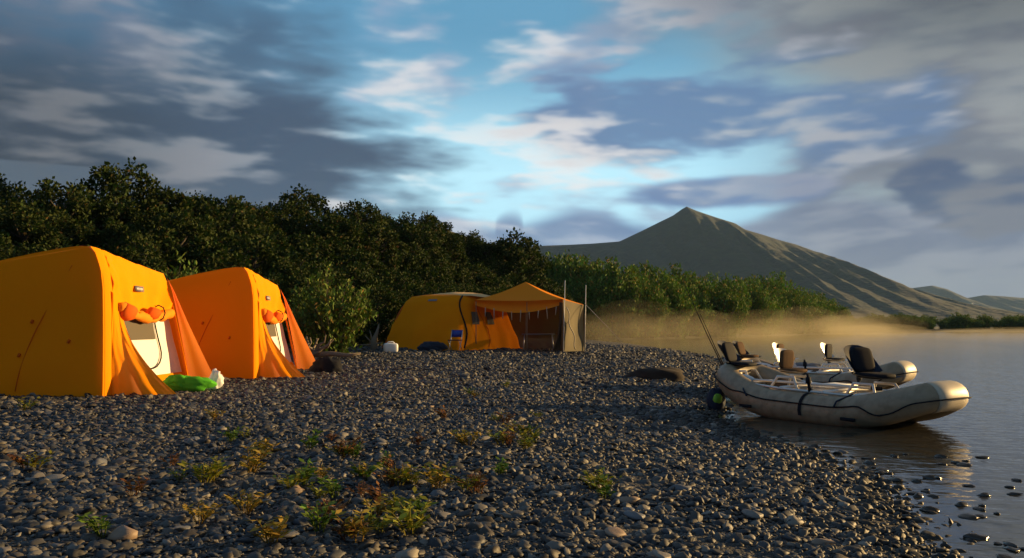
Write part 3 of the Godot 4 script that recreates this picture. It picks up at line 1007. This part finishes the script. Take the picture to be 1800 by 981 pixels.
func make_shelter() -> void:
	var g := ground_at(1.0, -32.0)
	var t := thing("screen_shelter", "orange pyramid canopy with olive mesh walls on poles", "shelter", Vector3(0.55, g, -32.6))
	var H := 2.78
	var cr := [Vector3(-2.0, 2.0, 1.3), Vector3(1.42, 2.02, 1.55), Vector3(2.32, 1.84, 0.5), Vector3(1.7, 1.9, -2.3), Vector3(-2.0, 1.95, -2.3)]
	for k in 5:
		var a: Vector3 = cr[k]
		var b: Vector3 = cr[(k + 1) % 5]
		var st := mb()
		sheet(st, func(u: float, v: float) -> Vector3:
			var p := a.lerp(b, u).lerp(Vector3(0, H, 0), v)
			p.y -= 0.07 * sin(PI * v) + 0.05 * sin(PI * u) * (1.0 - v)
			return p, 14, 14)
		build(st, "roof_panel", M.canopy_cloth, t)
	# rolled screen under the front eave
	var val := mb()
	sheet(val, func(u: float, v: float) -> Vector3:
		var p: Vector3 = cr[0].lerp(cr[1], u)
		return p + Vector3(0, -0.05 * sin(PI * u) - (0.20 + 0.26 * sin(PI * u)) * v, -0.04 - 0.16 * sin(PI * v) + 0.02 * sin(u * 30.0) * v), 30, 8)
	build(val, "valance", M.canopy_cloth, t)
	for k in 9:
		var u := 0.12 + k * 0.10
		var p: Vector3 = cr[0].lerp(cr[1], u) + Vector3(0, -0.23 - 0.26 * sin(PI * u), -0.02)
		var s := mb()
		bx(s, p + Vector3(0, -0.15, 0.0), Vector3(0.03, 0.36 + 0.1 * sin(k * 2.0), 0.008), Basis(Vector3(0, 0, 1), 0.1 * sin(k * 3.0)))
		build(s, "strap", M.rope_tan, t)
	# mesh walls: front right panel, right side, back
	for w in [[1, 2, 1.0], [2, 3, 1.0], [3, 4, 1.0]]:
		var a: Vector3 = cr[w[0]]
		var b: Vector3 = cr[w[1]]
		var st := mb()
		sheet(st, func(u: float, v: float) -> Vector3:
			var p := a.lerp(b, u)
			return Vector3(p.x, lerpf(p.y - 0.02, 0.0, v), p.z) + Vector3(0.06, 0, 0.10) * sin(PI * v) * sin(u * 5.0 + v * 2.0) * 0.8, 14, 14)
		build(st, "mesh_wall", M.olive_mesh, t)
	var fold := mb()
	var fp := []
	for k in 14:
		fp.append(Vector3(1.55 + 0.03 * k + 0.05 * sin(k * 0.9), 1.7 - k * 0.125, 1.62 - 0.02 * k))
	tube(fold, fp, [0.022], 6)
	build(fold, "zip_edge", M.rope_tan, t)
	var bunch := mb()
	sheet(bunch, func(u: float, v: float) -> Vector3:
		return Vector3(1.36 - 0.42 * pow(v, 3.0) * u + 0.08 * sin(u * 8.0), lerpf(1.9, 0.02, v), 1.45 + 0.1 * cos(u * 9.0)), 12, 16)
	build(bunch, "gathered_wall", M.brown_cloth, t)
	for q in [[Vector3(0.03, 0, 1.35), Vector3(0.03, 1.98, 1.35)], [Vector3(1.42, -0.05, 1.60), Vector3(1.50, 2.75, 1.60)], [Vector3(2.34, -0.05, 0.55), Vector3(2.40, 2.62, 0.55)], [Vector3(-1.95, 0, 1.25), Vector3(-1.95, 1.95, 1.25)], [Vector3(0, 0, 0), Vector3(0, H, 0)]]:
		var st := mb()
		tube(st, [q[0], q[1]], [0.020, 0.011], 8)
		build(st, "pole", M.frame_white if q[1].y > 2.5 and q[0].x > 0.5 else M.driftwood, t)
	var gy := mb()
	tube(gy, [Vector3(2.37, 1.86, 0.55), Vector3(3.2, 0.9, 1.4), Vector3(4.0, -0.1, 2.2)], [0.012], 5)
	build(gy, "guy_rope", M.rope_tan, t)
	# camp table inside
	var tb := thing("camp_table", "low grey camp table inside the screen shelter", "table", Vector3(1.05, g - 0.02, -32.2))
	var tt := mb()
	bx(tt, Vector3(0, 0.68, 0), Vector3(1.3, 0.04, 0.6))
	build(tt, "table_top", M.badge_grey, tb)
	for x in [-0.55, 0.55]:
		for z in [-0.22, 0.22]:
			var l := mb()
			tube(l, [Vector3(x * 1.1, -0.05, z * 1.1), Vector3(x, 0.67, z)], [0.018], 6)
			build(l, "leg", M.aluminium, tb)

func lump(st: SurfaceTool, c: Vector3, r: Vector3, sd: float, amp := 0.25, b := Basis()) -> void:
	sheet(st, func(u: float, v: float) -> Vector3:
		var d := Vector3(cos(-TAU * u) * sin(PI * v), cos(PI * v), sin(-TAU * u) * sin(PI * v))
		var k := 1.0 + amp * wrinkle.get_noise_3dv(d * 45.0 + Vector3(sd, 0, 0)) + amp * 0.4 * wrinkle.get_noise_3dv(d * 120.0 + Vector3(0, sd, 0))
		return c + b * (d * r * k), 28, 16)

func make_bits() -> void:
	# green bag before the first tent
	var g := ground_at(-5.75, -14.4)
	var bag := thing("stuff_sack", "bright green stuff sack lying in the nearest tent's doorway", "bag", Vector3(-5.78, g, -14.4), 0.15)
	var st := mb()
	lump(st, Vector3(0, 0.13, 0), Vector3(0.44, 0.14, 0.17), 8.0, 0.38)
	lump(st, Vector3(-0.16, 0.17, 0.02), Vector3(0.24, 0.13, 0.15), 15.0, 0.4)
	build(st, "sack", M.green_cloth, bag)
	st = mb()
	tube(st, [Vector3(-0.42, 0.10, 0), Vector3(-0.50, 0.13, 0.02), Vector3(-0.56, 0.09, 0.05)], [0.045, 0.07, 0.02], 10)
	build(st, "gathered_neck", M.black, bag)
	st = mb()
	lump(st, Vector3(0, 0.17, 0), Vector3(0.13, 0.20, 0.12), 3.0, 0.5, Basis(Vector3(0, 0, 1), -0.2))
	var wb := build(st, "paper_bag", M.white_cloth)
	wb.position = Vector3(-5.42, ground_at(-5.4, -14.8) - 0.02, -14.75)
	tag(wb, "crumpled pale bag beside the green sack", "bag")
	# white jug on the gravel before the cook tent
	g = ground_at(-4.35, -28.5)
	var jug := thing("plastic_tub", "white plastic tub on the gravel left of the ochre tent", "tub", Vector3(-4.3, g, -28.6), 0.3)
	st = mb()
	sheet(st, func(u: float, v: float) -> Vector3:
		var d := Vector3(cos(-TAU * u) * sin(PI * v), cos(PI * v), sin(-TAU * u) * sin(PI * v))
		return Vector3(0, 0.16, 0) + Vector3(signf(d.x) * pow(absf(d.x), 0.4) * 0.25, signf(d.y) * pow(absf(d.y), 0.4) * 0.17, signf(d.z) * pow(absf(d.z), 0.4) * 0.18), 24, 14)
	build(st, "body", M.white_plastic, jug)
	st = mb()
	tube(st, [Vector3(-0.14, 0.30, 0), Vector3(-0.08, 0.37, 0), Vector3(0.08, 0.37, 0), Vector3(0.14, 0.30, 0)], [0.022], 7)
	build(st, "handle", M.white_plastic, jug)
	# blue folding chair by the cook tent
	g = ground_at(-2.0, -30.0)
	var ch := thing("camp_chair", "small blue camp chair against the ochre tent", "chair", Vector3(-2.08, g, -29.9), -0.3)
	st = mb()
	bx(st, Vector3(0, 0.66, -0.12), Vector3(0.44, 0.26, 0.03), Basis(Vector3(1, 0, 0), -0.2))
	build(st, "backrest", M.blue_plastic, ch)
	st = mb()
	bx(st, Vector3(0, 0.42, 0.08), Vector3(0.44, 0.03, 0.38))
	build(st, "seat", M.navy, ch)
	for x in [-0.21, 0.21]:
		st = mb()
		tube(st, [Vector3(x, 0.0, 0.24), Vector3(x, 0.42, -0.02), Vector3(x, 0.80, -0.15)], [0.014], 6)
		build(st, "leg", M.aluminium, ch)
		st = mb()
		tube(st, [Vector3(x, 0.0, -0.16), Vector3(x, 0.42, 0.26)], [0.014], 6)
		build(st, "leg", M.aluminium, ch)
	st = mb()
	lump(st, Vector3(0, 0.14, 0), Vector3(0.50, 0.2, 0.28), 9.0, 0.4)
	var db := build(st, "duffel_bag", M.navy)
	db.position = Vector3(-2.95, ground_at(-2.9, -30.0), -29.9)
	tag(db, "dark duffel bag at the foot of the ochre tent", "bag")
	st = mb()
	lump(st, Vector3(0, 0.08, 0), Vector3(0.36, 0.28, 0.22), 19.0, 0.5)
	var d2 := build(st, "duffel_bag", M.black)
	d2.position = Vector3(-4.55, ground_at(-4.5, -19.6), -19.7)
	tag(d2, "dark bag under the far flap of the second tent", "bag")
	# dark mound
	st = mb()
	lump(st, Vector3(0, 0.0, 0), Vector3(0.78, 0.30, 0.5), 29.0, 0.35)
	var md := build(st, "mound", mat("dark_earth", lin(0.022, 0.014, 0.009), 0.95))
	md.scale = Vector3(1.05, 1.0, 1.0)
	md.position = Vector3(3.75, ground_at(3.75, -21.2), -21.2)
	tag(md, "low dark brown mound alone on the gravel bar", "mound")
	# driftwood
	var roots := thing("driftwood_root", "pale tangled driftwood root between the second tent and the ochre tent", "driftwood", Vector3(-6.2, ground_at(-6.2, -25.2), -25.2))
	st = mb()
	for k in 11:
		var a := k * 0.7
		var p := Vector3(0.1 * sin(a), 0.12, 0.1 * cos(a))
		var q := [p]
		var rr := [0.05]
		var d := Vector3(cos(a) * 0.9, rng.randf_range(0.25, 1.1), sin(a) * 0.6)
		for j in 4:
			p += d * 0.17 + Vector3(rng.randfn(), rng.randfn(), rng.randfn()) * 0.06
			q.append(p)
			rr.append(0.045 - 0.009 * j)
		tube(st, q, rr, 6)
	build(st, "roots", M.driftwood, roots)
	st = mb()
	tube(st, [Vector3(-0.1, 0.12, 0), Vector3(0.6, 0.15, 0.1), Vector3(1.1, 0.1, 0.15), Vector3(1.5, 0.16, 0.1)], [0.10, 0.08, 0.06, 0.03], 8)
	build(st, "stem", M.driftwood, roots)
	var stump := thing("driftwood_stump", "upright splintered driftwood stump beside the white tub", "driftwood", Vector3(-5.15, ground_at(-5.1, -30.0), -30.0))
	st = mb()
	tube(st, [Vector3(0.05, -0.05, 0), Vector3(0.0, 0.35, 0), Vector3(0.12, 0.65, 0), Vector3(0.20, 0.98, 0.03)], [0.17, 0.11, 0.06, 0.015], 8)
	build(st, "trunk", M.driftwood, stump)
	st = mb()
	for q in [[Vector3(-0.3, 0.55, 0.1)], [Vector3(-0.55, 0.2, 0.0)], [Vector3(0.35, 0.3, 0.1)], [Vector3(-0.15, 0.75, 0)]]:
		tube(st, [Vector3(0, 0.2, 0), q[0] * 0.6 + Vector3(0, 0.08, 0), q[0]], [0.05, 0.03, 0.01], 6)
	build(st, "branches", M.driftwood, stump)

func make_boats() -> void:
	var r := make_raft("near tan raft with a black front seat and folded middle seat")
	seat_part(r, Vector3(-1.72, 0.75, 0.12), 0.25, false, M.black, 1.15)
	seat_part(r, Vector3(-0.55, 0.73, 0.22), 0.0, true, M.brown_cloth)
	seat_part(r, Vector3(0.86, 0.73, 0.10), -0.25, false, M.black, 1.25)
	r.position = Vector3(5.20, -0.05, -13.3)
	r.rotation = Vector3(0, deg_to_rad(-56.2), 0)
	r.rotate_object_local(Vector3(0, 0, 1), -0.025)
	var q := make_raft("far tan raft moored behind the near one")
	seat_part(q, Vector3(-1.55, 0.75, 0.0), 0.0, false, M.brown_cloth)
	seat_part(q, Vector3(-0.75, 0.71, -0.2), 0.0, true, M.brown_cloth)
	seat_part(q, Vector3(0.5, 0.73, 0.1), 0.0, true, M.black)
	q.position = Vector3(6.75, -0.02, -18.1)
	q.rotation = Vector3(0, deg_to_rad(-43.0), 0)
	# oars lying along the frames
	for k in 2:
		var host := r if k == 0 else q
		var o := thing("oar", ["wooden oar with cream blade lying across the near raft", "pale oar lying along the far raft"][k], "oar", Vector3.ZERO, 0.0, "oars in the rafts")
		o.transform = host.transform * Transform3D(Basis(Vector3.UP, [0.10, -0.06][k]), Vector3([-0.2, 0.1][k], 0.60, [0.34, 0.30][k]))
		var st := mb()
		tube(st, [Vector3(-1.0, 0, 0), Vector3(1.25, 0.03, 0)], [0.02, 0.024], 8)
		build(st, "shaft", M.frame_white, o)
		st = mb()
		sheet(st, func(u: float, v: float) -> Vector3:
			var d := Vector3(cos(-TAU * u) * sin(PI * v), cos(PI * v), sin(-TAU * u) * sin(PI * v))
			return Vector3(-1.25, 0.0, 0) + d * Vector3(0.30, 0.085, 0.018), 16, 10)
		build(st, "blade", M.white_plastic, o)
		st = mb()
		tube(st, [Vector3(1.1, 0.028, 0), Vector3(1.26, 0.03, 0)], [0.028], 8)
		build(st, "grip", M.black, o)
	# box inside the near raft and the pack at its stern
	var cb := thing("cooler_box", "cream cooler box between the seats of the near raft", "box", Vector3.ZERO)
	cb.transform = r.transform * Transform3D(Basis(), Vector3(0.02, 0.30, -0.12))
	var s := mb()
	bx(s, Vector3(0, 0.12, 0), Vector3(0.40, 0.26, 0.62))
	build(s, "body", M.white_plastic, cb)
	s = mb()
	bx(s, Vector3(0, 0.275, 0), Vector3(0.43, 0.05, 0.65))
	build(s, "lid", M.white_plastic, cb)
	var pk := thing("dry_bag", "dark blue dry bag with lime patch under the near raft's stern", "bag", Vector3(3.72, ground_at(3.72, -14.75) - 0.02, -14.75), 0.2)
	s = mb()
	lump(s, Vector3(0, 0.18, 0), Vector3(0.17, 0.22, 0.15), 4.0, 0.2)
	build(s, "bag", M.navy, pk)
	s = mb()
	lump(s, Vector3(-0.02, 0.22, 0.11), Vector3(0.09, 0.09, 0.05), 6.0, 0.2)
	build(s, "patch", M.lime, pk)
	var sacks := [[Vector3(-1.05, 0.42, -0.25), Vector3(0.30, 0.17, 0.22), M.brown_cloth, "brown duffel stowed behind the rear seat of the near raft"], [Vector3(-0.15, 0.44, -0.42), Vector3(0.24, 0.15, 0.18), M.navy, "navy gear bag beside the cream box in the near raft"]]
	for k in 4:
		var d: Array = sacks[k] if k < 2 else [[Vector3(-0.2, 0.56, 0.0), Vector3(0.42, 0.15, 0.26), M.badge_grey, "grey gear bundle lashed amidships on the far raft"], [Vector3(-1.1, 0.50, 0.1), Vector3(0.24, 0.16, 0.24), M.brown_cloth, "brown bag behind the rear seat of the far raft"]][k - 2]
		var st := mb()
		lump(st, Vector3.ZERO, d[1], 11.0 * k, 0.3)
		var o := build(st, "gear_bag", d[2])
		o.transform = (r if k < 2 else q).transform * Transform3D(Basis(), d[0])
		tag(o, d[3], "bag", "gear stowed in the rafts")
	for k in 2:
		var fr := thing("fishing_rod", ["long fishing rod leaning up from the near raft's stern", "shorter fishing rod beside the long one"][k], "fishing rod", Vector3([3.98, 4.06][k], 0.62, [-15.0, -15.2][k]), 0.0, "fishing rods on the raft")
		var L: float = [1.0, 0.62][k]
		var st := mb()
		tube(st, [Vector3(0.09, -0.25, 0.03), Vector3(0, 0, 0), Vector3(-0.32, 0.72, -0.1) * L, Vector3(-0.74, 1.80, -0.3) * L], [0.012, 0.012, 0.009, 0.005], 6)
		build(st, "blank", M.black, fr)
		st = mb()
		tube(st, [Vector3(0.09, -0.25, 0.03), Vector3(0.02, -0.03, 0.0)], [0.015], 8)
		build(st, "grip", M.rope_tan, fr)

func make_gravel() -> void:
	var meshes := []
	for k in 6:
		meshes.append(pebble_mesh(k + 2, 0.27 + 0.11 * (k % 3)))
	var xf := [[], [], [], [], [], []]
	var cl := [[], [], [], [], [], []]
	var tones := [Color(0.038, 0.042, 0.052), Color(0.060, 0.057, 0.054), Color(0.022, 0.024, 0.030), Color(0.10, 0.088, 0.074), Color(0.052, 0.042, 0.033), Color(0.19, 0.175, 0.155)]
	for zone in [[-3.2, -7.0, 0.037, 0.62], [-7.0, -11.0, 0.044, 0.57], [-11.0, -17.0, 0.060, 0.50], [-17.0, -27.0, 0.092, 0.40], [-27.0, -48.0, 0.16, 0.30]]:
		var step: float = zone[2]
		var z: float = zone[0]
		while z > zone[1]:
			var half := -z * 0.66 + 1.6
			var x := -half
			while x < minf(half, lerpf(5.0, 11.5, ss(12, 40, -z))):
				x += step * 1.15
				var px := x + rng.randf_range(-0.5, 0.5) * step
				var pz := z + rng.randf_range(-0.5, 0.5) * step
				if px < -14.5: continue
				var y := ground_at(px, pz)
				if y < -0.035 or y > 1.0: continue
				var size: float = step * zone[3] * clampf(exp(rng.randfn() * 0.55 - 0.1), 0.35, 2.8)
				var k := rng.randi() % 6
				var b := Basis(Vector3.UP, rng.randf() * TAU) * Basis(Vector3(rng.randfn(), 0, rng.randfn()).normalized(), rng.randfn() * 0.42)
				xf[k].append(Transform3D(b.scaled(Vector3(size, size, size)), Vector3(px, y + size * 0.12, pz)))
				var t: Color = tones[mini(5, int(pow(rng.randf(), 1.5) * 6.0))]
				var g := rng.randf_range(0.5, 0.95)
				if y < 0.02 + 0.015 * n1.get_noise_2d(px * 9.0, pz * 9.0): t = Color(0.022, 0.018, 0.014)
				cl[k].append(Color(t.r * g, t.g * g, t.b * g))
			z -= step
	var holder := Node3D.new()
	holder.name = "gravel"
	add_child(holder)
	tag(holder, "grey river gravel covering the bar", "gravel", "", "stuff")
	for k in 6:
		var mm := MultiMesh.new()
		mm.transform_format = MultiMesh.TRANSFORM_3D
		mm.use_colors = true
		mm.mesh = meshes[k]
		mm.instance_count = xf[k].size()
		for i in xf[k].size():
			mm.set_instance_transform(i, xf[k][i])
			mm.set_instance_color(i, cl[k][i])
		var o := MultiMeshInstance3D.new()
		o.multimesh = mm
		o.material_override = M.stone
		o.name = "pebbles"
		holder.add_child(o, true)
		o.set_meta("kind", "stuff")
	# larger cobbles lying proud of the gravel
	var cob := []
	for k in 4:
		cob.append(mat("cobble_%d" % k, [lin(0.10, 0.105, 0.12), lin(0.19, 0.17, 0.14), lin(0.13, 0.12, 0.11), lin(0.24, 0.17, 0.12)][k], 0.6))
		cob[k].normal_enabled = true
		cob[k].normal_texture = M.tex_fine
		cob[k].uv1_triplanar = true
	var words := ["blue-grey", "buff", "grey", "reddish"]
	for k in 34:
		var z := -4.6 - pow(rng.randf(), 1.5) * 9.0
		var x := rng.randf_range(-0.6, 0.42) * -z
		var s := rng.randf_range(0.055, 0.10)
		var o := MeshInstance3D.new()
		o.mesh = meshes[k % 6]
		o.material_override = cob[k % 4]
		o.name = numbered("cobble")
		add_child(o)
		o.transform = Transform3D(Basis(Vector3.UP, rng.randf() * TAU).scaled(Vector3(s, s, s)), Vector3(x, ground_at(x, z) + s * 0.2, z))
		tag(o, "larger %s cobble lying proud of the foreground gravel" % words[k % 4], "stone", "larger cobbles on the gravel bar")
	# dark stones standing out of the shallows
	for k in 60:
		var z := -5.0 - rng.randf() * 4.6
		var shore := lerpf(2.9, 3.9, (-z - 5.0) / 4.4)
		var x := shore + 0.1 + pow(rng.randf(), 1.6) * 1.5
		var s := rng.randf_range(0.03, 0.085)
		var o := MeshInstance3D.new()
		o.mesh = meshes[k % 6]
		o.material_override = M.wet_stone
		o.name = numbered("river_stone")
		add_child(o)
		o.transform = Transform3D(Basis(Vector3.UP, rng.randf() * TAU).scaled(Vector3(s, s * 0.7, s)), Vector3(x, 0.005, z))
		tag(o, "dark wet stone standing out of the shallow water", "stone", "stones in the shallows")

func make_weeds() -> void:
	var spots := [[-6.51, -10.86], [-3.74, -10.26], [-2.9, -8.81], [-2.05, -8.23], [-1.62, -7.73], [-2.25, -7.01], [-2.99, -7.14], [-1.72, -6.3], [-1.42, -6.0], [-1.82, -5.56], [-2.74, -5.91], [-1.32, -6.1], [-2.46, -6.52], [-2.48, -8.06], [-1.0, -8.42], [-0.64, -7.01], [-0.12, -8.81], [0.03, -9.73], [0.18, -8.61], [-0.12, -7.14], [-0.36, -6.48], [-0.61, -6.52], [-1.05, -7.14], [-1.23, -6.76], [-0.65, -5.18], [-0.93, -5.56], [-1.0, -4.98], [-0.63, -5.65], [-0.12, -16.68], [-0.67, -14.71], [-0.88, -10.86], [0.38, -11.89], [-0.23, -10.86], [-2.01, -5.25], [-3.96, -6.76], [-2.43, -4.85], [0.68, -6.76], [-1.42, -4.85], [-0.27, -6.41], [-1.51, -7.73], [-0.91, -5.25], [-1.6, -6.76]]
	var kinds := []
	var cols := [Color(0.24, 0.24, 0.03), Color(0.30, 0.21, 0.035), Color(0.17, 0.08, 0.03), Color(0.11, 0.18, 0.025)]
	var words := ["yellow-green leafy", "ochre yellowing", "rust-red withered", "fresh green low"]
	for k in 8:
		var c: Color = cols[k % 4]
		var st := mb(false)
		for s in rng.randi_range(7, 11):
			var a := rng.randf() * TAU
			var lean := rng.randf_range(0.02, 0.13)
			var h := rng.randf_range(0.06, 0.17)
			var tip := Vector3(cos(a) * lean, h, sin(a) * lean)
			st.set_color(Color(c.r * 0.7, c.g * 0.6, c.b * 0.6))
			tube(st, [Vector3(cos(a) * 0.02, -0.02, sin(a) * 0.02), tip * 0.55, tip], [0.003, 0.0025, 0.001], 4)
			for q in 9:
				var p := tip * rng.randf_range(0.2, 1.0)
				var w := a + rng.randfn() * 1.3
				var along := Vector3(cos(w), rng.randf_range(0.1, 0.9), sin(w)).normalized() * rng.randf_range(0.03, 0.065)
				var across := along.cross(Vector3(rng.randfn() * 0.4, 1, rng.randfn() * 0.4)).normalized() * along.length() * 0.22
				var g := rng.randf_range(0.6, 1.4)
				leaf_face(st, p, along, across, Color(c.r * g, c.g * g * rng.randf_range(0.85, 1.1), c.b * g))
		st.generate_normals()
		kinds.append(st.commit())
	for k in 34:
		var q: Array = spots[rng.randi() % 42]
		spots.append([q[0] + rng.randfn() * 0.22, q[1] + rng.randfn() * 0.22])
	for i in spots.size():
		var p: Array = spots[i]
		var k := i % 8 if rng.randf() < 0.75 else (i % 2) * 4
		var o := MeshInstance3D.new()
		o.mesh = kinds[k]
		o.material_override = M.leaf
		o.name = numbered("weed")
		add_child(o)
		var s := rng.randf_range(0.65, 1.25)
		o.transform = Transform3D(Basis(Vector3.UP, rng.randf() * TAU).scaled(Vector3(s * 1.25, s * 0.85, s * 1.25)), Vector3(p[0], ground_at(p[0], p[1]) + 0.02, p[1]))
		tag(o, "%s weed in the gravel %s" % [words[k % 4], "at the bottom left" if p[0] < -2.2 and p[1] > -8.5 else ("below the tents" if p[1] < -9.5 else ("at the bottom centre" if p[1] > -6.2 else ("left of the frame's middle" if p[0] < -0.9 else "near the middle of the foreground")))], "weed", "small weeds in the gravel")

func make_mist() -> void:
	var defs := []
	for k in 44:
		var u := pow(k / 43.0, 1.2)
		defs.append([Vector3(lerpf(9, 74, u) + rng.randf_range(-6, 6), rng.randf_range(-0.6, 1.8), lerpf(-74, -166, u) + rng.randf_range(-9, 9)), Vector3(lerpf(9, 22, u) * rng.randf_range(0.6, 1.6), rng.randf_range(1.5, 6.0), lerpf(7, 16, u)), 0.0075 * rng.randf_range(0.3, 1.3), -0.8 + rng.randf_range(-0.5, 0.5)])
	for k in 6:
		defs.append([Vector3(16 + k * 18.0, 0.0, -52.0 - k * 22.0), Vector3(34 + k * 6.0, 1.6 + k * 0.3, 26), 0.003, -0.5])
	for d in defs:
		var f := FogVolume.new()
		f.shape = RenderingServer.FOG_VOLUME_SHAPE_ELLIPSOID
		f.size = d[1]
		f.position = d[0]
		f.rotation.y = -d[3]
		var m := FogMaterial.new()
		m.resource_name = "mist"
		m.albedo = Color(1.0, 0.94, 0.76)
		m.density = d[2]
		f.material = m
		f.name = numbered("mist")
		add_child(f)
		tag(f, "bank of golden morning mist over the river", "mist", "", "stuff")
